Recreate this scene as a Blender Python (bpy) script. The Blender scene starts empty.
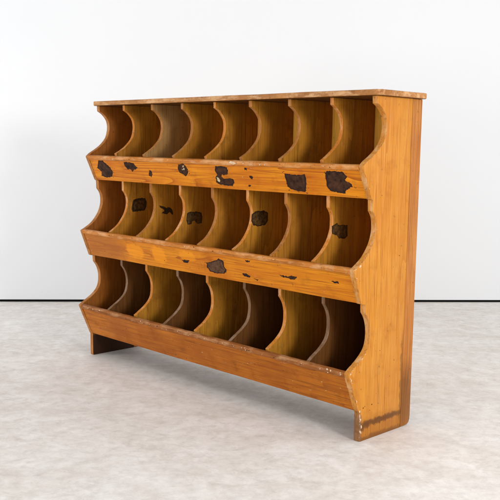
import bpy, bmesh, math, random
from mathutils import Vector, Matrix, noise
random.seed(7)
S = bpy.context.scene
COL = S.collection

# ------------------------------------------------------------------ camera
CAM = Vector((3.3143, -2.4931, 0.985)); YAW, PITCH, ROLL, FPX = 0.7969, 0.1218, 0.0173, 849.9
h = Vector((-math.sin(YAW), math.cos(YAW), 0)); r = Vector((math.cos(YAW), math.sin(YAW), 0)); zz = Vector((0, 0, 1))
FW = h*math.cos(PITCH) - zz*math.sin(PITCH)
UP0 = h*math.sin(PITCH) + zz*math.cos(PITCH)
RT = r*math.cos(ROLL) + UP0*math.sin(ROLL)
UP = UP0*math.cos(ROLL) - r*math.sin(ROLL)
cd = bpy.data.cameras.new('camera'); cam = bpy.data.objects.new('camera', cd); COL.objects.link(cam)
cam.matrix_world = Matrix(((RT.x, UP.x, -FW.x, CAM.x), (RT.y, UP.y, -FW.y, CAM.y), (RT.z, UP.z, -FW.z, CAM.z), (0, 0, 0, 1)))
cd.sensor_width = 36; cd.lens = FPX/500*36; cd.clip_end = 100; cd.clip_start = 0.05
S.camera = cam

# ------------------------------------------------------------------ light
w = bpy.data.worlds.new('World'); S.world = w; w.use_nodes = True
bg = w.node_tree.nodes['Background']; bg.inputs[0].default_value = (0.95, 0.97, 1.0, 1); bg.inputs[1].default_value = 0.80

def area(name, loc, target, sx, sy, power, col=(1, 1, 1)):
    l = bpy.data.lights.new(name, 'AREA'); l.shape = 'RECTANGLE'; l.size = sx; l.size_y = sy; l.energy = power; l.color = col
    o = bpy.data.objects.new(name, l); COL.objects.link(o); o.location = loc
    o.rotation_euler = (Vector(target) - Vector(loc)).to_track_quat('-Z', 'Y').to_euler()
    return o
area('key_softbox', (4.9, -1.0, 1.5), (1.2, -0.1, 0.7), 0.8, 0.8, 84, (1, 0.985, 0.96))
area('front_softbox', (1.0, -4.6, 0.8), (0.8, 0, 0.4), 1.5, 1.2, 60, (1, 0.99, 0.97))
area('added_left_wall_fill', (-2.2, -3.2, 1.4), (-1.0, 0.7, 0.6), 1.2, 1.2, 35, (0.98, 0.99, 1))  # unseen lamp, added to fill the cabinet's shadow on the left wall
area('added_right_wall_fill', (3.9, 1.5, 1.3), (0.6, 2.2, 0.5), 1.4, 1.4, 27, (0.97, 0.985, 1))  # unseen lamp, added to brighten the lower right part of the wall
S.view_settings.view_transform = 'Standard'; S.view_settings.look = 'None'
S.view_settings.exposure = 0; S.view_settings.gamma = 1
S.cycles.max_bounces = 8; S.cycles.diffuse_bounces = 5

# ------------------------------------------------------------------ node helpers
class NT:
    def __init__(s, name):
        s.m = bpy.data.materials.new(name); s.m.use_nodes = True; s.t = s.m.node_tree
        s.b = s.t.nodes['Principled BSDF']
    def n(s, typ, **kw):
        nd = s.t.nodes.new(typ)
        for k, v in kw.items(): setattr(nd, k, v)
        return nd
    def l(s, a, b): s.t.links.new(a, b)
    def put(s, inp, v):
        if isinstance(v, (int, float)): inp.default_value = v
        elif isinstance(v, tuple): inp.default_value = v if len(v) != 3 or inp.type == 'VECTOR' else (*v, 1)
        else: s.l(v, inp)
    def math(s, op, a, b=0.0, c=0.0, clamp=False):
        nd = s.n('ShaderNodeMath', operation=op); nd.use_clamp = clamp
        s.put(nd.inputs[0], a); s.put(nd.inputs[1], b); s.put(nd.inputs[2], c); return nd.outputs[0]
    def mix(s, f, a, b, mode='MIX'):
        nd = s.n('ShaderNodeMix', data_type='RGBA', blend_type=mode)
        s.put(nd.inputs[0], f); s.put(nd.inputs[6], a); s.put(nd.inputs[7], b); return nd.outputs[2]
    def mapr(s, v, a, b, c=0.0, d=1.0, smooth=False):
        nd = s.n('ShaderNodeMapRange'); nd.clamp = True
        if smooth: nd.interpolation_type = 'SMOOTHSTEP'
        s.put(nd.inputs[0], v); s.put(nd.inputs[1], a); s.put(nd.inputs[2], b); s.put(nd.inputs[3], c); s.put(nd.inputs[4], d)
        return nd.outputs[0]
    def noise(s, vec, scale=1.0, detail=3.0, rough=0.5, dist=0.0):
        nd = s.n('ShaderNodeTexNoise'); s.l(vec, nd.inputs['Vector'])
        nd.inputs['Scale'].default_value = scale; nd.inputs['Detail'].default_value = detail
        nd.inputs['Roughness'].default_value = rough; nd.inputs['Distortion'].default_value = dist
        return nd.outputs[0]
    def vmul(s, vec, v):
        nd = s.n('ShaderNodeVectorMath', operation='MULTIPLY'); s.l(vec, nd.inputs[0]); nd.inputs[1].default_value = v; return nd.outputs[0]
    def vadd(s, vec, v):
        nd = s.n('ShaderNodeVectorMath', operation='ADD'); s.l(vec, nd.inputs[0])
        if isinstance(v, tuple): nd.inputs[1].default_value = v
        else: s.l(v, nd.inputs[1])
        return nd.outputs[0]

def wood(name, light, mid, dark, axis='x', rough=0.42, rings=7.0, ringamt=0.6, mottle=0.5, bump=0.12, seed=0.0,
         stains=(), specks=0.5, wear=0.0, wearcol=(0.62, 0.42, 0.30), coat=0.0, spec=0.13):
    """stains: list of (kind, params, colour, strength); kind 'blob' = (axis a, axis b, ca, cb, ra, rb)"""
    T = NT(name); tc = T.n('ShaderNodeTexCoord'); oi = T.n('ShaderNodeObjectInfo')
    P = tc.outputs['Object']
    rnd = T.math('MULTIPLY', oi.outputs['Random'], 23.0)
    cmb = T.n('ShaderNodeCombineXYZ')
    for i in range(3): T.l(rnd, cmb.inputs[i])
    Q = T.vadd(T.vadd(P, cmb.outputs[0]), (seed, seed*1.7, seed*0.3))
    lo, hi = 0.55, 7.5
    st = {'x': (lo, hi, hi), 'z': (hi, hi, lo), 'y': (hi, lo, hi)}[axis]
    fi = {'x': (6, 230, 230), 'z': (230, 230, 6), 'y': (230, 6, 230)}[axis]
    md = {'x': (2.2, 55, 55), 'z': (55, 55, 2.2), 'y': (55, 2.2, 55)}[axis]
    warp = T.noise(T.vmul(Q, tuple(k*1.5 for k in st)), 1.0, 2.0)
    base = T.noise(T.vmul(Q, st), 1.0, 2.0, 0.5, 0.25)
    ring = T.math('FRACT', T.math('MULTIPLY', base, rings*2))
    ring = T.math('POWER', ring, 2.2)                         # slow rise, sharp fall: earlywood / latewood
    ring = T.math('MULTIPLY', ring, T.mapr(warp, 0.35, 0.62, 0.35, 1.0))
    fine = T.noise(T.vmul(Q, fi), 1.0, 2.0, 0.6)
    medf = T.noise(T.vmul(Q, md), 1.0, 3.0, 0.6)
    big = T.noise(T.vadd(P, (seed+3.1, 1.7, 5.3)), 4.5, 4.0, 0.6)
    big2 = T.noise(T.vadd(Q, (9.1, 1.7, 5.3)), 14.0, 5.0, 0.65)
    c = T.mix(T.math('MULTIPLY', ring, ringamt), light, mid)
    c = T.mix(T.mapr(medf, 0.45, 0.75, 0, 0.55), c, mid)
    c = T.mix(T.mapr(fine, 0.50, 0.76, 0, 0.7), c, dark)
    c = T.mix(T.math('MULTIPLY', T.mapr(ring, 0.55, 1.0, 0, ringamt), 0.42), c, dark)
    c = T.mix(T.mapr(big, 0.42, 0.72, 0, mottle), c, mid)
    c = T.mix(T.mapr(big2, 0.55, 0.78, 0, mottle*0.6), c, dark)
    # nicks, worm holes and rubbed dirt
    spn = T.noise(Q, 75.0, 2.0, 0.5)
    c = T.mix(T.mapr(spn, 0.725, 0.75, 0, specks), c, (0.06, 0.028, 0.012))
    scn = T.noise(T.vmul(Q, tuple(k*9 if k == hi else k*26 for k in st)), 1.0, 3.0, 0.7)
    c = T.mix(T.mapr(scn, 0.68, 0.74, 0, 0.35*specks), c, wearcol)
    if wear > 0:
        wn = T.noise(T.vmul(Q, tuple(k*4.5 if k == hi else k*22 for k in st)), 1.0, 5.0, 0.7)
        c = T.mix(T.mapr(wn, 0.5-0.12*wear, 0.66-0.1*wear, 0, 0.75), c, wearcol)
        wn2 = T.noise(Q, 95.0, 3.0, 0.7)
        c = T.mix(T.mapr(wn2, 0.60, 0.70, 0, 0.6), c, (0.13, 0.06, 0.03))
    sep = T.n('ShaderNodeSeparateXYZ')
    jit = T.n('ShaderNodeTexNoise'); T.l(P, jit.inputs['Vector']); jit.inputs['Scale'].default_value = 45; jit.inputs['Detail'].default_value = 5
    jv = T.vadd(jit.outputs['Color'], (-0.5, -0.5, -0.5))
    jn = T.n('ShaderNodeVectorMath', operation='MULTIPLY'); T.l(jv, jn.inputs[0]); jn.inputs[1].default_value = (0.03, 0.03, 0.03)
    gz = T.math('MULTIPLY', T.math('SUBTRACT', T.math('ADD', medf, T.math('MULTIPLY', fine, 0.5)), 0.75), 0.022)
    gc = T.n('ShaderNodeCombineXYZ'); T.l(gz, gc.inputs[{'x': 0, 'y': 1, 'z': 2}[axis]])
    T.l(T.vadd(T.vadd(P, jn.outputs[0]), gc.outputs[0]), sep.inputs[0])
    ax = {'x': sep.outputs[0], 'y': sep.outputs[1], 'z': sep.outputs[2]}
    dirtmask = 0.0
    for (aa, ab, ca, cb, ra, rb, soft, colr, amt) in stains:
        u = T.math('DIVIDE', T.math('SUBTRACT', ax[aa], ca), ra); v = T.math('DIVIDE', T.math('SUBTRACT', ax[ab], cb), rb)
        d = T.math('ADD', T.math('POWER', T.math('ABSOLUTE', u), 2.6), T.math('POWER', T.math('ABSOLUTE', v), 2.6))
        c = T.mix(T.mapr(d, 1.0-soft, 1.0+soft, amt, 0.0), c, colr)
    T.l(c, T.b.inputs['Base Color'])
    rr = T.mapr(T.math('ADD', medf, big2), 0.7, 1.4, rough-0.08, rough+0.16)
    T.l(rr, T.b.inputs['Roughness'])
    T.b.inputs['Specular IOR Level'].default_value = spec
    T.b.inputs['Coat Weight'].default_value = coat; T.b.inputs['Coat Roughness'].default_value = 0.25
    bp = T.n('ShaderNodeBump'); bp.inputs['Strength'].default_value = bump; bp.inputs['Distance'].default_value = 0.004
    hgt = T.math('ADD', T.math('MULTIPLY', fine, 0.4), T.math('ADD', T.math('MULTIPLY', big2, 0.8), T.math('MULTIPLY', medf, 0.5)))
    T.l(hgt, bp.inputs['Height']); T.l(bp.outputs[0], T.b.inputs['Normal'])
    return T.m

def plain(name, col, rough=0.6, var=0.3, col2=None, scale=60):
    T = NT(name); tc = T.n('ShaderNodeTexCoord')
    nz = T.noise(tc.outputs['Object'], scale, 5.0, 0.65)
    c2 = col2 or tuple(k*(1-var) for k in col)
    T.l(T.mix(T.mapr(nz, 0.35, 0.65), col, c2), T.b.inputs['Base Color'])
    T.b.inputs['Roughness'].default_value = rough; T.b.inputs['Specular IOR Level'].default_value = 0.12
    return T.m

DK = (0.035, 0.014, 0.006)
side_stains = [
    ('y', 'z', -0.165, 0.057, 0.130, 0.0105, 0.85, (0.030, 0.014, 0.008), 0.92),
    ('y', 'z', -0.262, 0.047, 0.030, 0.010, 0.7, (0.03, 0.015, 0.012), 0.8),
    ('y', 'z', -0.17, 0.001, 0.15, 0.014, 0.9, (0.06, 0.028, 0.015), 0.75),
    ('y', 'z', -0.17, 0.03, 0.16, 0.045, 0.9, (0.26, 0.085, 0.012), 0.45),
    ('y', 'z', -0.288, 0.05, 0.008, 0.05, 0.7, (0.16, 0.10, 0.07), 0.7),
    ('y', 'z', -0.060, 0.17, 0.007, 0.16, 0.9, (0.09, 0.035, 0.012), 0.55),
]
M = {}
M['side'] = wood('varnished_pine_side', (0.57, 0.240, 0.034), (0.45, 0.146, 0.010), (0.21, 0.055, 0.007), 'z', rough=0.40, rings=7, ringamt=0.55, mottle=0.65, stains=side_stains, specks=0.45)
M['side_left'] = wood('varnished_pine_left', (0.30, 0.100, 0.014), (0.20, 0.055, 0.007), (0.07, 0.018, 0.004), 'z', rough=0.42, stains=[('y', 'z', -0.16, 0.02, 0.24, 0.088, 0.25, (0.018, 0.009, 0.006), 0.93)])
M['stile'] = wood('back_stile_wood', (0.46, 0.180, 0.040), (0.34, 0.107, 0.018), (0.13, 0.038, 0.010), 'z', rough=0.5, seed=4, ringamt=0.8,
                  stains=[('y', 'z', -0.03, 0.10, 0.045, 0.12, 0.95, (0.08, 0.032, 0.012), 0.6)])
def fascia(nm, l, m, d, **k): return wood(nm, l, m, d, 'x', coat=0.0, **k)
M['fascia1'] = fascia('fascia_wood_upper', (0.68, 0.240, 0.008), (0.46, 0.112, 0.004), (0.19, 0.042, 0.005), rings=9, ringamt=1.0, mottle=0.85, seed=1.3)
OR = (0.80, 0.28, 0.008)
M['fascia2'] = fascia('fascia_wood_middle', (0.65, 0.230, 0.009), (0.45, 0.112, 0.005), (0.17, 0.042, 0.006), rings=9, ringamt=1.0, mottle=0.75, seed=6.1,
    stains=[('x', 'z', 0.10, 0.53, 0.20, 0.08, 0.6, (0.27, 0.078, 0.016), 0.6), ('x', 'z', 0.385, 0.531, 0.056, 0.032, 0.40, OR, 0.6), ('x', 'z', 0.552, 0.530, 0.046, 0.036, 0.40, OR, 0.6), ('x', 'z', 0.74, 0.545, 0.05, 0.02, 0.3, OR, 0.5)])
M['fascia3'] = fascia('fascia_wood_lower', (0.46, 0.142, 0.009), (0.27, 0.066, 0.005), (0.09, 0.022, 0.003), rings=10, ringamt=1.0, mottle=0.8, seed=11.7, specks=0.9)
M['inner'] = wood('olive_varnish_wood', (0.48, 0.210, 0.021), (0.28, 0.108, 0.010), (0.06, 0.022, 0.003), 'z', rough=0.45, rings=4, ringamt=0.6, mottle=0.85, seed=2)
M['inner_warm'] = wood('brown_varnish_wood', (0.43, 0.180, 0.019), (0.24, 0.088, 0.008), (0.05, 0.018, 0.003), 'z', rough=0.45, rings=4, ringamt=0.6, mottle=0.85, seed=3)
M['inner_pale'] = wood('greyed_wood', (0.37, 0.205, 0.070), (0.25, 0.118, 0.034), (0.12, 0.055, 0.02), 'z', rough=0.5, rings=4, ringamt=0.4, mottle=0.6, seed=5)
M['back'] = wood('golden_back_wood', (0.90, 0.46, 0.065), (0.76, 0.33, 0.032), (0.30, 0.12, 0.015), 'z', rough=0.45, rings=4, ringamt=0.6, mottle=0.7, seed=6)
M['inner_dark'] = wood('dark_stain_and_shade_wood', (0.14, 0.054, 0.012), (0.080, 0.028, 0.006), (0.024, 0.009, 0.003), 'z', rough=0.45, seed=8, specks=0.3, wearcol=(0.2, 0.1, 0.06))  # stained bays, and the shade painted under the top board
M['edge'] = wood('worn_edge_wood', (0.38, 0.150, 0.032), (0.27, 0.090, 0.016), (0.11, 0.034, 0.008), 'z', rough=0.55, wear=0.2, wearcol=(0.44, 0.21, 0.08), specks=0.6)
M['edge_orange'] = wood('orange_edge_wood', (0.54, 0.195, 0.028), (0.40, 0.120, 0.014), (0.18, 0.050, 0.010), 'z', rough=0.5, wear=0.15, specks=0.6, wearcol=(0.60, 0.33, 0.15))
M['edge_right'] = wood('panel_front_edge_wood', (0.54, 0.230, 0.040), (0.42, 0.145, 0.018), (0.16, 0.048, 0.010), 'z', rough=0.55, wear=0.15, specks=0.8, wearcol=(0.60, 0.34, 0.15),
    stains=[('y', 'z', -0.29, 0.045, 0.03, 0.06, 0.9, (0.10, 0.055, 0.035), 0.75)])
M['edge_grey'] = wood('grey_edge_wood', (0.20, 0.108, 0.055), (0.14, 0.070, 0.034), (0.07, 0.031, 0.014), 'z', rough=0.6, wear=0.3, wearcol=(0.27, 0.185, 0.125))
M['rail'] = wood('worn_rail_wood', (0.52, 0.190, 0.028), (0.38, 0.112, 0.014), (0.13, 0.036, 0.008), 'x', rough=0.5, wear=0.25, wearcol=(0.60, 0.32, 0.14), specks=0.8)
M['rail_low'] = wood('dirty_rail_wood', (0.30, 0.102, 0.022), (0.19, 0.056, 0.011), (0.07, 0.020, 0.006), 'x', rough=0.55, wear=0.18, wearcol=(0.42, 0.22, 0.10), specks=1.0, seed=3)
M['top'] = wood('top_board_wood', (0.46, 0.210, 0.065), (0.29, 0.112, 0.030), (0.09, 0.032, 0.011), 'x', rough=0.5, wear=0.25, wearcol=(0.62, 0.37, 0.18), specks=0.9, mottle=0.9)
M['residue'] = plain('label_glue_residue', (0.072, 0.029, 0.014), 0.75, col2=(0.016, 0.007, 0.004), scale=48)
M['residue_rim'] = plain('label_residue_edge', (0.030, 0.014, 0.010), 0.7)
M['residue_grey'] = plain('label_paper_residue', (0.13, 0.066, 0.036), 0.8, col2=(0.055, 0.024, 0.013), scale=80)
M['ink_faded'] = plain('faded_ink_wash', (0.120, 0.058, 0.014), 0.6, col2=(0.022, 0.011, 0.005), scale=75)
M['ink'] = plain('black_ink', (0.012, 0.008, 0.006), 0.6, col2=(0.055, 0.028, 0.010), scale=110)
M['paper'] = plain('paper_scrap', (0.62, 0.50, 0.30), 0.8)
M['chip'] = plain('chipped_bare_wood', (0.72, 0.55, 0.38), 0.85, col2=(0.5, 0.33, 0.2), scale=120)

# ------------------------------------------------------------------ floor, wall
def mesh_obj(name, bm, mats, parent=None, bevel=0.0, seg=2, smooth=False, angle=35):
    bmesh.ops.recalc_face_normals(bm, faces=bm.faces)
    me = bpy.data.meshes.new(name); bm.to_mesh(me); bm.free()
    for m in (mats if isinstance(mats, (list, tuple)) else [mats]): me.materials.append(m)
    o = bpy.data.objects.new(name, me); COL.objects.link(o)
    if parent: o.parent = parent
    if bevel:
        b = o.modifiers.new('bevel', 'BEVEL'); b.width = bevel; b.segments = seg; b.limit_method = 'ANGLE'; b.angle_limit = math.radians(angle)
        b.use_clamp_overlap = True; b.harden_normals = False
    if smooth or bevel:
        me.polygons.foreach_set('use_smooth', [True]*len(me.polygons))
        es = o.modifiers.new('split', 'EDGE_SPLIT'); es.split_angle = math.radians(40)
    return o

def box(bm, x0, x1, y0, y1, z0, z1, mi=0):
    vs = [bm.verts.new((x, y, z)) for x in (x0, x1) for y in (y0, y1) for z in (z0, z1)]
    for f in ((0, 1, 3, 2), (4, 6, 7, 5), (0, 4, 5, 1), (2, 3, 7, 6), (0, 2, 6, 4), (1, 5, 7, 3)):
        bm.faces.new([vs[i] for i in f]).material_index = mi

T = NT('pale_concrete'); tc = T.n('ShaderNodeTexCoord'); P = tc.outputs['Object']
mp = T.n('ShaderNodeMapping'); mp.inputs['Rotation'].default_value = (0, 0, -0.79); T.l(P, mp.inputs[0]); R = mp.outputs[0]
a = T.noise(T.vmul(R, (1.0, 1.2, 1)), 6.0, 9.0, 0.68, 0.7)
b = T.noise(T.vmul(R, (3.0, 3.8, 1)), 4.5, 9.0, 0.74, 0.8)
c1 = T.noise(R, 1.1, 4.0, 0.5)
g = T.noise(R, 260.0, 3.0, 0.7)
col = T.mix(T.mapr(a, 0.38, 0.64), (0.70, 0.645, 0.59), (0.82, 0.785, 0.745))
col = T.mix(T.mapr(b, 0.50, 0.74, 0, 0.55), col, (0.46, 0.395, 0.34))
col = T.mix(T.mapr(c1, 0.45, 0.75, 0, 0.5), col, (0.83, 0.80, 0.77))
b2 = T.noise(T.vadd(R, (7, 3, 0)), 5.5, 6.0, 0.7, 0.4)
col = T.mix(T.mapr(b2, 0.62, 0.78, 0, 0.6), col, (0.47, 0.375, 0.29))
b3 = T.noise(T.vmul(T.vadd(R, (2, 9, 0)), (18.0, 26.0, 1)), 1.0, 7.0, 0.78, 0.6)
col = T.mix(T.mapr(b3, 0.48, 0.75, 0, 0.22), col, (0.40, 0.35, 0.31))
col = T.mix(T.mapr(g, 0.55, 0.8, 0, 0.34), col, (0.40, 0.35, 0.31))
d4 = T.noise(T.vadd(R, (1, 5, 0)), 22.0, 6.0, 0.75, 0.3)
col = T.mix(T.mapr(d4, 0.44, 0.68, 0, 0.34), col, (0.42, 0.37, 0.33))
d5 = T.noise(T.vadd(R, (4, 1, 0)), 60.0, 4.0, 0.75)
col = T.mix(T.mapr(d5, 0.52, 0.72, 0, 0.22), col, (0.72, 0.69, 0.66))
T.l(col, T.b.inputs['Base Color']); T.b.inputs['Roughness'].default_value = 0.62; T.b.inputs['Specular IOR Level'].default_value = 0.3
bp = T.n('ShaderNodeBump'); bp.inputs['Strength'].default_value = 0.08; bp.inputs['Distance'].default_value = 0.004
T.l(T.math('ADD', b, T.math('MULTIPLY', g, 0.3)), bp.inputs['Height']); T.l(bp.outputs[0], T.b.inputs['Normal'])
M['floor'] = T.m
T = NT('white_painted_wall'); tc = T.n('ShaderNodeTexCoord')
a = T.noise(tc.outputs['Object'], 0.7, 4.0, 0.5); b = T.noise(tc.outputs['Object'], 5.0, 6.0, 0.7)
col = T.mix(T.mapr(a, 0.4, 0.65), (0.765, 0.778, 0.793), (0.75, 0.763, 0.778)); col = T.mix(T.mapr(b, 0.6, 0.8, 0, 0.25), col, (0.735, 0.75, 0.765))
T.l(col, T.b.inputs['Base Color']); T.b.inputs['Roughness'].default_value = 0.7
M['wall'] = T.m

A = Vector((-1.4696, 0.0255, 0)); B = Vector((0.5491, 2.4977, 0)); D = (B-A).normalized(); N = Vector((D.y, -D.x, 0))  # N points to the room
if N.dot(CAM-A) < 0: N = -N
bm = bmesh.new()
def quadbox(bm, s0, s1, n0, n1, z0, z1):
    C = (A+B)/2
    vs = [bm.verts.new(C + D*s + N*n + Vector((0, 0, z))) for s in (s0, s1) for n in (n0, n1) for z in (z0, z1)]
    for f in ((0, 1, 3, 2), (4, 6, 7, 5), (0, 4, 5, 1), (2, 3, 7, 6), (0, 2, 6, 4), (1, 5, 7, 3)): bm.faces.new([vs[i] for i in f])
quadbox(bm, -6, 6, -0.06, 0, 0.0155, 3.6)
o = mesh_obj('wall', bm, M['wall'], bevel=0.002); o['kind'] = 'structure'
bm = bmesh.new(); quadbox(bm, -6, 6, -0.052, -0.012, 0.0, 0.0153)
o = mesh_obj('wall_base_gap', bm, plain('dark_gap', (0.006, 0.006, 0.006), 0.9)); o['kind'] = 'structure'
bm = bmesh.new()
vs = [bm.verts.new(p) for p in ((-9, -9, 0), (9, -9, 0), (9, 9, 0), (-9, 9, 0))]; bm.faces.new(vs)
o = mesh_obj('floor', bm, M['floor']); o['kind'] = 'structure'

# ------------------------------------------------------------------ the shelf unit
W = 1.60; TH = 0.0215; TOPZ = 1.154
unit = bpy.data.objects.new('compartment_shelf_unit', None); COL.objects.link(unit); unit.location = (0, 0, 0)
unit['label'] = 'old orange pine shop shelf with three tiers of curved open compartments and torn label marks'
unit['category'] = 'shelf unit'

CURVES = [
    [(-.2490, 1.1300), (-.2270, 1.1175), (-.2050, 1.0945), (-.1965, 1.0720), (-.1965, 1.0440), (-.2070, 1.0110), (-.2310, .9830), (-.2620, .9600), (-.2960, .9400), (-.3120, .9260)],
    [(-.2555, .7790), (-.2420, .7610), (-.2355, .7410), (-.2350, .7110), (-.2435, .6810), (-.2590, .6540), (-.2860, .6240), (-.3210, .6010), (-.3435, .5900)],
    [(-.2770, .4420), (-.2590, .4160), (-.2490, .3840), (-.2490, .3450), (-.2600, .3140), (-.2890, .2860), (-.3310, .2600), (-.3550, .2450)],
]
F = [(-.2650, .8190), (-.2995, .4740), (-.2960, .1060)]     # lower outer corner of each fascia
Tp = [c[-1] for c in CURVES]
def spline(pts, step=0.005):
    out = []
    n = len(pts)
    for i in range(n-1):
        p0 = pts[max(i-1, 0)]; p1 = pts[i]; p2 = pts[i+1]; p3 = pts[min(i+2, n-1)]
        L = math.dist(p1, p2); k = max(2, int(L/step))
        for j in range(k):
            t = j/k
            out.append(tuple(0.5*((2*p1[a]) + (-p0[a]+p2[a])*t + (2*p0[a]-5*p1[a]+4*p2[a]-p3[a])*t*t + (-p0[a]+3*p1[a]-3*p2[a]+p3[a])*t**3) for a in (0, 1)))
    out.append(pts[-1]); return out
def line(a, b, step=0.005):
    k = max(1, int(math.dist(a, b)/step)); return [(a[0]+(b[0]-a[0])*j/k, a[1]+(b[1]-a[1])*j/k) for j in range(k)]

def slab(outline, x0, x1, nedge, jit=0.0004, seed=0, extra=None):
    """prism of a (y,z) outline between x0 and x1; the first nedge sides take material 1"""
    bm = bmesh.new(); A_, B_ = [], []
    for i, (y, z) in enumerate(outline):
        for L_, x in ((A_, x0), (B_, x1)):
            q = Vector((x*9+seed, y*110, z*110)); dy = noise.noise(q)*jit; dz = noise.noise(q+Vector((5, 9, 2)))*jit
            if extra and i < nedge:
                ey = extra(x, y, z); dy += ey
            if i >= nedge: dy = dz = 0
            L_.append(bm.verts.new((x, y+dy, z+dz)))
    n = len(outline)
    for i in range(n):
        j = (i+1) % n
        f = bm.faces.new((A_[i], A_[j], B_[j], B_[i])); f.material_index = 1 if i < nedge-1 else 0
    bm.faces.new(A_[::-1]); bm.faces.new(B_)
    return bm

def panel_outline():
    o = line((-.2505, TOPZ), CURVES[0][0])
    for k in range(3):
        o += spline(CURVES[k])[:-1]
        t = Tp[k]; f = F[k]
        o += [t]; o += line((t[0]+0.0005, t[1]-0.005), f, 0.006)
        if k < 2:
            o += [f, (f[0]+.0035, f[1]-.002)]
            nx = CURVES[k+1][0]
            o += line((nx[0]-.002, f[1]-.004), nx)
        else:
            o += [f]; o += line((-.2925, .1010), (-.2905, .006)); o += [(-.2900, .002), (-.2870, 0.0)]
    ne = len(o)
    o += [(-.0565, 0.0), (-.0565, TOPZ)]
    return o, ne
PO, NE = panel_outline()
def chips(x, y, z):
    # battered corner on the lower right: splinters broken out of the edge
    m = 0.0
    if z < .27: m = max(0.0, noise.noise(Vector((x*40, 3.3, z*95))))*0.0065 + max(0, noise.noise(Vector((x*40, 7.7, z*210))))*0.003
    elif .46 < z < .60: m = max(0, noise.noise(Vector((x*40, 1.2, z*120)))-0.1)*0.006
    return m
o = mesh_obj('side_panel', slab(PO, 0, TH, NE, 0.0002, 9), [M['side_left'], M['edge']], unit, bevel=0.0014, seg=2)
o['label'] = 'left side panel, inner face dark brown at the foot'

# rear stiles with a rounded foot
st = [(-.0555, TOPZ), (-.0555, 0.004), (-.052, 0.001), (-.030, 0.001), (-.014, .003), (-.006, .009), (-.0015, .019), (0, .034), (0, TOPZ)]
for x0, x1 in ((W-TH+.001, W+.0012), (-.0012, TH-.001)):
    mesh_obj('back_stile', slab(st, x0, x1, 0), [M['stile'], M['edge']], unit, bevel=0.002)

# back boards: dark-painted bays on the bottom tier
bm = bmesh.new(); xi0, xi1 = TH+.0005, W-TH-.0005
zs = [F[2][1]+.0008, F[2][1]+.009, F[1][1]+.009, F[0][1]+.009, TOPZ-.001]
box(bm, xi0, xi1, -.012, -.0005, zs[0], zs[1]-.0005, 0)
bb = mesh_obj('back_panel', bm, M['inner_warm'], unit)
DX = [W*k/8 for k in range(9)]
for k in range(3):
    bm = bmesh.new()
    zb, zt = (zs[1], zs[2]) if k == 2 else ((zs[2], zs[3]) if k == 1 else (zs[3], zs[4]))
    for c in range(8):
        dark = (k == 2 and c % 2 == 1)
        xa = DX[c] if c else xi0; xb = DX[c+1] if c < 7 else xi1
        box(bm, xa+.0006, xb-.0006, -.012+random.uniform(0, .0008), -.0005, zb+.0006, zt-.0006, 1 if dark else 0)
    o = mesh_obj('back_panel', bm, [M['back'] if k < 2 else M['inner'], M['inner_dark']], unit)

# polygons traced on a board become thin residue flakes of that board's own mesh
def bpix(px, py, p0, nrm):
    d = FW*FPX + RT*(px-250) - UP*(py-250); t = (Vector(p0)-CAM).dot(nrm)/d.dot(nrm); return CAM + d*t
def flake(bm, pix, p0, nrm, mi, h=0.0007, rough=0.0016, seed=0, rim=None, sub=5):
    pts = pix if isinstance(pix[0], Vector) else [bpix(x, y, p0, nrm) for x, y in pix]; fine = []
    for i in range(len(pts)):
        a, b = pts[i], pts[(i+1) % len(pts)]
        for j in range(sub):
            q = a.lerp(b, j/sub); v = Vector((noise.noise(q*140+Vector((seed, 0, 0))), 0, noise.noise(q*140+Vector((0, seed, 8)))))*rough*2
            v -= nrm*v.dot(nrm); fine.append(q+v)
    cen = sum(fine, Vector())/len(fine)
    def layer(pl, hh, m):
        lo = [bm.verts.new(q - nrm*.0003) for q in pl]; hi_ = [bm.verts.new(q + nrm*hh) for q in pl]
        for i in range(len(pl)):
            j = (i+1) % len(pl); bm.faces.new((lo[i], lo[j], hi_[j], hi_[i])).material_index = m
        bm.faces.new(hi_).material_index = m
    if rim is not None:
        layer(fine, h, rim)
        layer([cen + (q-cen)*(0.86+.10*noise.noise(q*90)) for q in fine], h+.0004, mi)
    else: layer(fine, h, mi)

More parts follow.
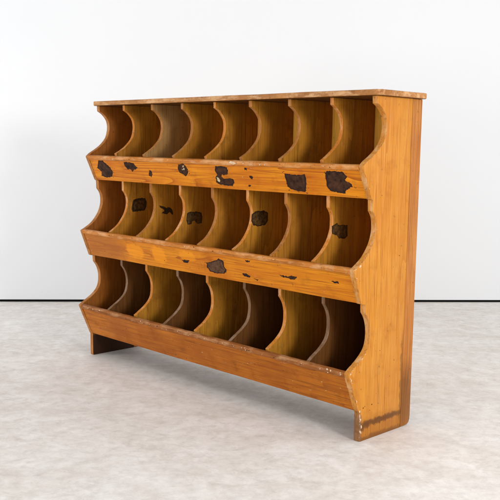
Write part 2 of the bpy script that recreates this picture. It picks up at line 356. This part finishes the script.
def zz_(pts, ox, oy, sx, sy=None): sy = sy or sx; return [(ox+x/sx, oy+y/sy) for x, y in pts]
Z1 = lambda p: zz_(p, 70, 80, 500/120)
Z2 = lambda p: zz_(p, 120, 150, 6.25)
Z3 = lambda p: zz_(p, 200, 150, 6.25)
Z4 = lambda p: zz_(p, 280, 160, 500/90)
Z5 = lambda p: zz_(p, 130, 230, 500/110)
Z6 = lambda p: zz_(p, 240, 250, 500/120)
FL = {0: [
    (Z1([(118, 337), (135, 335), (148, 348), (165, 362), (178, 382), (176, 403), (150, 406), (132, 398), (132, 380), (114, 366)]), 0, 1),
    (Z2([(22, 74), (60, 76), (85, 86), (104, 108), (98, 122), (88, 122), (80, 138), (68, 122), (48, 120), (30, 100)]), 0, 1),
    (Z2([(183, 124), (196, 132), (203, 150), (196, 168), (184, 162), (180, 146)]), 0, 1),
    (Z2([(365, 92), (395, 82), (408, 98), (422, 120), (426, 145), (410, 162), (396, 152), (374, 144), (362, 118)]), 0, 1),
    (Z3([(95, 102), (130, 100), (168, 106), (175, 128), (172, 150), (150, 158), (138, 152), (128, 165), (150, 180), (205, 180), (216, 200), (205, 224), (170, 222), (125, 214), (104, 202), (98, 168), (108, 156), (94, 126)]), 0, 1),
    (Z3([(278, 110), (292, 112), (290, 126), (278, 124)]), 1, None), (Z3([(308, 158), (330, 168), (328, 182), (314, 176)]), 1, None), (Z3([(304, 216), (316, 218), (312, 230), (303, 226)]), 1, None),
    (Z4([(26, 74), (60, 80), (100, 84), (138, 80), (146, 100), (144, 150), (148, 160), (140, 176), (100, 172), (62, 162), (42, 146), (34, 110)]), 0, 1),
    (Z4([(250, 72), (268, 60), (310, 62), (345, 66), (362, 82), (372, 98), (362, 108), (372, 124), (398, 130), (404, 150), (376, 162), (364, 184), (320, 182), (280, 170), (262, 148), (258, 110)]), 0, 1),
], 1: [
    (Z5([(348, 148), (378, 142), (404, 130), (424, 142), (428, 168), (440, 182), (428, 198), (390, 196), (364, 188), (350, 170)]), 2, 1),
    (Z5([(236, 136), (268, 138), (262, 150), (246, 148)]), 1, None),
    (Z6([(8, 98), (28, 98), (44, 108), (42, 116), (22, 110)]), 1, None), (Z6([(22, 42), (44, 44), (40, 52), (26, 48)]), 1, None),
    (Z6([(164, 104), (190, 108), (202, 110), (216, 106), (236, 112), (232, 122), (214, 124), (200, 116), (180, 114)]), 0, None),
    (Z6([(380, 130), (410, 130), (412, 138), (392, 138)]), 1, None), (Z6([(58, 118), (74, 122), (72, 126)]), 1, None),
], 2: []}

pbm = slab(PO, W-TH, W, NE, 0.0002, 3, lambda x, y, z: chips(x, y, z) if x > W-.001 else chips(x+3, y, z)*.5)
def speck(bm, c, nrm, size, mi, elong=1.0, ang=0.0, h=.0004):
    a = Vector((0, 0, 1)) if abs(nrm.z) < .9 else Vector((1, 0, 0)); u = nrm.cross(a).normalized(); v = nrm.cross(u).normalized()
    u, v = u*math.cos(ang)+v*math.sin(ang), v*math.cos(ang)-u*math.sin(ang)
    n = random.randint(5, 7); pts = []
    for i in range(n):
        t = 2*math.pi*i/n; rr = size*random.uniform(.5, 1.1); pts.append(c + u*math.cos(t)*rr*elong + v*math.sin(t)*rr)
    flake(bm, pts, c, nrm, mi, h=h, rough=size*.12, sub=2)
for i, (y, z) in enumerate(PO[:NE-1]):
    # bare-wood chips along the worn outer corner
    dens = .30 if z < .30 else (.20 if .46 < z < .61 else .05)
    y2, z2 = PO[i+1]; tg = math.atan2(z2-z, y2-y)
    if random.random() < dens:
        ey = chips(W, y, z)
        sz = random.choice((.001, .0015, .002, .0038)) if z < .61 else random.uniform(.0006, .0013)
        speck(pbm, Vector((W, y+ey+.0018+sz*random.uniform(.5, 2.2), z)), Vector((1, 0, 0)), sz, 2, random.uniform(1.2, 2.6), tg + random.uniform(-.3, .3) + 1.57*0)
for (y, z, sz) in ((-.272, .115, .0035), (-.263, .118, .002), (-.225, .118, .003), (-.19, .30, .002), (-.21, .83, .002), (-.10, .62, .002), (-.235, .10, .0022), (-.13, .20, .0016), (-.05, .97, .002), (-.15, .45, .0015)):
    speck(pbm, Vector((W, y, z)), Vector((1, 0, 0)), sz, 3)
o = mesh_obj('side_panel', pbm, [M['side'], M['edge_right'], M['chip'], M['residue']], unit, bevel=0.0016, seg=2)
o['label'] = 'bright outer right side panel with scalloped front edge and dark scuff at its foot'
def rounded(cx, cz, w_, h_, rad, n=5):
    out = []
    for (sx, sz, a0) in ((1, 1, 0), (-1, 1, 90), (-1, -1, 180), (1, -1, 270)):
        for i in range(n+1):
            a = math.radians(a0+90*i/n); out.append((cx+sx*(w_/2-rad)+rad*math.cos(a), cz+sz*(h_/2-rad)+rad*math.sin(a)))
    return out
def sweep(section, x0, x1, jit=0.0008, step=0.02, seed=0, freq=9):
    bm = bmesh.new(); n = int((x1-x0)/step); rings = []
    for i in range(n+1):
        x = x0+(x1-x0)*i/n
        rings.append([bm.verts.new((x, y+noise.noise(Vector((x*freq, y*60+seed, z*60)))*jit, z+noise.noise(Vector((x*freq, z*60, y*60+seed+9)))*jit)) for y, z in section])
    m = len(section)
    for i in range(n):
        for j in range(m):
            k = (j+1) % m; bm.faces.new((rings[i][j], rings[i][k], rings[i+1][k], rings[i+1][j]))
    bm.faces.new(rings[0][::-1]); bm.faces.new(rings[-1]); return bm

FT = 0.018
for k in range(3):
    t = Vector((0, *Tp[k])); f = Vector((0, *F[k])); up = (t-f).normalized(); out = Vector((0, -up.z, up.y))
    if out.y > 0: out = -out
    inn = -out
    e = 0.0012
    t0 = t - up*0.016 + inn*e; f0 = f + inn*e
    sec = [f0, f0+up*0.05, t0-up*.03, t0, t0+inn*FT, f0+inn*FT]
    sec = [(v.y, v.z) for v in sec]; sec[-1] = (sec[-1][0], F[k][1]); sec[0] = (sec[0][0], F[k][1]+.0006)
    bm = sweep(sec, TH+.0004, W-TH-.0004, 0.0006, seed=k*7)
    for i, (poly, mi, rim) in enumerate(FL[k]):
        flake(bm, poly, t+inn*e, out, {0: 1, 1: 2, 2: 3}[mi], rough=.0022, seed=i*3.1, rim=2 if rim else None)
    for (poly, mi, rim) in FL[k]:
        if rim is None: continue
        W3 = [bpix(x, y, t+inn*e, out) for x, y in poly]; cw = sum(W3, Vector())/len(W3)
        for q in range(7):
            pq = random.choice(W3); speck(bm, cw + (pq-cw)*random.uniform(1.0, 1.22) + Vector((random.uniform(-.006, .006), 0, 0)), out, random.uniform(.0006, .0022), random.choice((1, 2)), random.uniform(1, 2.4), random.uniform(-.5, .5), h=.0004)
    for q in range((10, 16, 26)[k]):
        vv = random.uniform(.12, .80); c_ = f.lerp(t, vv) + inn*e + Vector((random.uniform(.05, W-.05), 0, 0))
        speck(bm, c_, out, random.uniform(.0007, .0018), random.choice((2, 2, 4)), random.uniform(1, 2.5), random.uniform(-.4, .4), h=.0003)
    if k < 2:
        for vv in (.2, .45, .68):   # nail heads at the left end
            speck(bm, f.lerp(t, vv) + inn*e + Vector((.036+.004*vv, 0, 0)), out, .0022, 4, 1.0, 0, h=.0004)
    if k == 0:
        for p in (Z2([(392, 96), (400, 96), (398, 108), (392, 106)]), Z2([(396, 112), (406, 114), (404, 124), (396, 122)]), Z2([(388, 118), (394, 120), (392, 126)]), Z3([(106, 168), (118, 174), (128, 190), (126, 200), (112, 192)])):
            flake(bm, p, t+inn*e, out, 4, h=.0016, rough=.0006)
    fo = mesh_obj('fascia_board', bm, [M['fascia%d' % (k+1)], M['residue'], M['residue_rim'], M['residue_grey'], M['paper']], unit)
    fo['label'] = ['upper fascia board with seven torn dark label patches', 'middle fascia board with two yellow ghost patches and one torn grey patch', 'lower brown fascia board, unmarked'][k]
    # rounded rail on the upper edge, leaning with the fascia
    sec = rounded(0, 0, 0.0215, 0.0195, 0.007)
    c0 = t + inn*0.0068 - up*0.0085
    ang = math.atan2(up.y, up.z)*0.55
    sec = [(c0.y + y*math.cos(ang)+z*math.sin(ang), c0.z - y*math.sin(ang)*-1*-1 + z*math.cos(ang)) for y, z in sec]
    rb = sweep(sec, TH+.0004, W-TH-.0004, 0.0008, 0.012, seed=k*5, freq=24)
    yf = min(y for y, z in sec)
    for q in range(14 if k < 2 else 34):
        speck(rb, Vector((random.uniform(.05, W-.04), yf-.0002, c0.z+random.uniform(-.004, .005))), Vector((0, -1, 0)), random.uniform(.0008, .0026), random.choice((1, 1, 2)), random.uniform(1, 2.2), 0, h=.0005)
    if k == 0: speck(rb, Vector((.985, yf-.0003, c0.z+.001)), Vector((0, -1, 0)), .007, 1, 3.0, 0, h=.0006)
    if k == 2:
        for q in range(7): speck(rb, Vector((W-TH-.003-random.random()**2*.07, yf-.0003, c0.z+random.uniform(-.006, .006))), Vector((0, -1, 0)), random.choice((.001, .002, .0035)), 1, random.uniform(1, 2.4), random.uniform(-.6, .6), h=.0005)
    mesh_obj('rail', rb, [M['rail'] if k < 2 else M['rail_low'], M['chip'], M['residue']], fo, smooth=True)

# shelves
for k in range(3):
    bm = bmesh.new(); yb = F[k][0]+FT+.0035
    box(bm, TH+.0006, W-TH-.0006, yb, -.0122, F[k][1]+.0008, F[k][1]+.0172)
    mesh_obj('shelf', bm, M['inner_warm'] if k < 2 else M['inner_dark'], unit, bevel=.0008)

# dividers
INKFACE = {1: 'ring', 2: 'splat', 3: 'box', 5: 'solid', 7: 'solid2'}
ZA = lambda p: zz_(p, 120, 190, 500/90)
ZB = lambda p: zz_(p, 230, 200, 500/130)
INK = {1: [[(72, 58), (84, 50), (120, 44), (140, 46), (148, 64), (146, 92), (136, 114), (124, 116), (122, 108), (132, 94), (136, 66), (124, 56), (100, 58), (84, 64), (76, 90), (80, 108), (108, 104), (122, 108), (124, 116), (96, 120), (70, 122), (64, 104)],],
       2: [[(216, 86), (240, 90), (262, 100), (272, 94), (290, 106), (296, 136), (288, 136), (276, 122), (262, 134), (246, 132), (230, 128), (246, 116), (240, 106), (222, 96)]],
       3: [[(372, 128), (390, 120), (430, 120), (452, 124), (458, 150), (454, 184), (430, 188), (412, 170), (400, 176), (396, 192), (376, 192), (368, 170)]]}
INKB = {5: [[(84, 56), (96, 44), (130, 40), (146, 48), (146, 80), (136, 96), (108, 102), (90, 98), (82, 80)]],
        7: [[(392, 98), (404, 94), (412, 86), (416, 96), (452, 96), (452, 140), (440, 148), (420, 148), (410, 136), (392, 130)]]}
DT = 0.0165
for k in range(3):
    topz = TOPZ-.0006 if k == 0 else F[k-1][1]+.0002
    botz = F[k][1]+.0175
    f = F[k]; t = Tp[k]
    for d in range(1, 8):
        grey = (k == 2 and d % 2 == 1)
        off = 0.006 + (0.012 if grey else 0) + random.uniform(-.0015, .0015)
        cv = spline([(y+off, z+random.uniform(-.001, .001)) for y, z in CURVES[k]], .006)
        # end the curve where it meets the inner face of the fascia
        dirn = ((f[0]-t[0]), (f[1]-t[1]))
        inx = [(p) for p in cv if p[0] > (t[0] + dirn[0]*((t[1]-p[1])/-dirn[1] if dirn[1] else 0)) + FT + .003 or p[1] > t[1]+.03]
        inx = [p for p in inx if p[1] > t[1]-.004]
        if inx[-1][1] > t[1]+.012: inx.append((t[0]+FT+.007+off*.3, t[1]+.004))
        yb = f[0]+FT+.004
        out_ = line((inx[0][0]-.001, topz), inx[0]) + inx
        ne = len(out_)
        out_ += [(inx[-1][0]+.004, inx[-1][1]-.02), (max(yb, inx[-1][0]), botz), (-.0126, botz), (-.0126, topz)]
        bm = slab(out_, DX[d]-DT/2 + .0008, DX[d]+DT/2, ne, 0.0003, d*3+k*11)
        if k == 0: fm = M['inner_pale'] if d == 2 else (M['inner'] if d in (3, 6) else M['inner_warm'])
        elif k == 1: fm = M['inner_warm'] if d in (4, 6) else M['inner']
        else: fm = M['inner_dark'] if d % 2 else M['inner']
        em = M['edge_grey'] if grey else (M['edge'] if d % 3 != 1 else M['edge_orange'])
        if k == 2 and not grey: em = M['edge_orange']
        if k == 1 and d >= 3: em = M['edge_orange'] if d % 2 else M['edge']
        if k == 1:
            for src, ZZ in ((INK, ZA), (INKB, ZB)):
                for poly in src.get(d, []):
                    solid = d in (3, 5, 7)
                    flake(bm, ZZ(poly), (DX[d]+DT/2, 0, 0), Vector((1, 0, 0)), 3 if solid else 2, h=.0003, rough=.0016, sub=5, rim=2 if solid else None, seed=d)
            if d == 1: flake(bm, ZA([(74, 62), (86, 52), (120, 48), (138, 50), (144, 64), (142, 90), (132, 108), (100, 112), (74, 112), (68, 100)]), (DX[d]+DT/2, 0, 0), Vector((1, 0, 0)), 3, h=.00012, rough=.001)
        o = mesh_obj('divider', bm, [fm, em, M['ink'], M['ink_faded']], unit, bevel=.0012)
        if grey: o['label'] = 'dark stained divider with grey front edge, set slightly back'
        elif k == 1 and d in (1, 2, 3, 5, 7): o['label'] = 'divider with a black ink mark on its side'

# top board with rounded, knocked edges
bm = bmesh.new()
X0, X1, Y0, Y1 = -.020, W+.020, -.266, .003; Z0, Z1_ = TOPZ+.0004, TOPZ+.0205
nx, ny = 90, 16
def tv(i, j, z):
    x = X0+(X1-X0)*i/nx; y = Y0+(Y1-Y0)*j/ny
    edge = 1.0
    dx = noise.noise(Vector((y*25, 3, z*20)))*.0025 if i in (0, nx) else 0
    dy = noise.noise(Vector((x*14, 8, z*20)))*.0025 + noise.noise(Vector((x*60, 8, z*20)))*.0010 if j in (0, ny) else 0
    # slightly clipped corners
    if i in (0, nx) and j == 0: dy += .012; dx += (.007 if i == 0 else -.012)
    if i in (0, nx) and j == ny: dx += (.004 if i == 0 else -.004)
    dz = noise.noise(Vector((x*5, y*5, 1)))*.0009 if z > Z0+.01 else 0
    return bm.verts.new((x+dx, y+dy, z+dz))
G = {}
for i in range(nx+1):
    for j in range(ny+1):
        G[i, j, 1] = tv(i, j, Z1_)
        G[i, j, 0] = tv(i, j, Z0)
for i in range(nx):
    for j in range(ny):
        bm.faces.new((G[i, j, 1], G[i+1, j, 1], G[i+1, j+1, 1], G[i, j+1, 1])); bm.faces.new((G[i, j, 0], G[i, j+1, 0], G[i+1, j+1, 0], G[i+1, j, 0])).material_index = 1  # underside faces coloured dark to paint in the shade below the board
for i in range(nx):
    bm.faces.new((G[i, 0, 0], G[i+1, 0, 0], G[i+1, 0, 1], G[i, 0, 1])); bm.faces.new((G[i, ny, 1], G[i+1, ny, 1], G[i+1, ny, 0], G[i, ny, 0]))
for j in range(ny):
    bm.faces.new((G[0, j, 1], G[0, j+1, 1], G[0, j+1, 0], G[0, j, 0])); bm.faces.new((G[nx, j, 0], G[nx, j+1, 0], G[nx, j+1, 1], G[nx, j, 1]))
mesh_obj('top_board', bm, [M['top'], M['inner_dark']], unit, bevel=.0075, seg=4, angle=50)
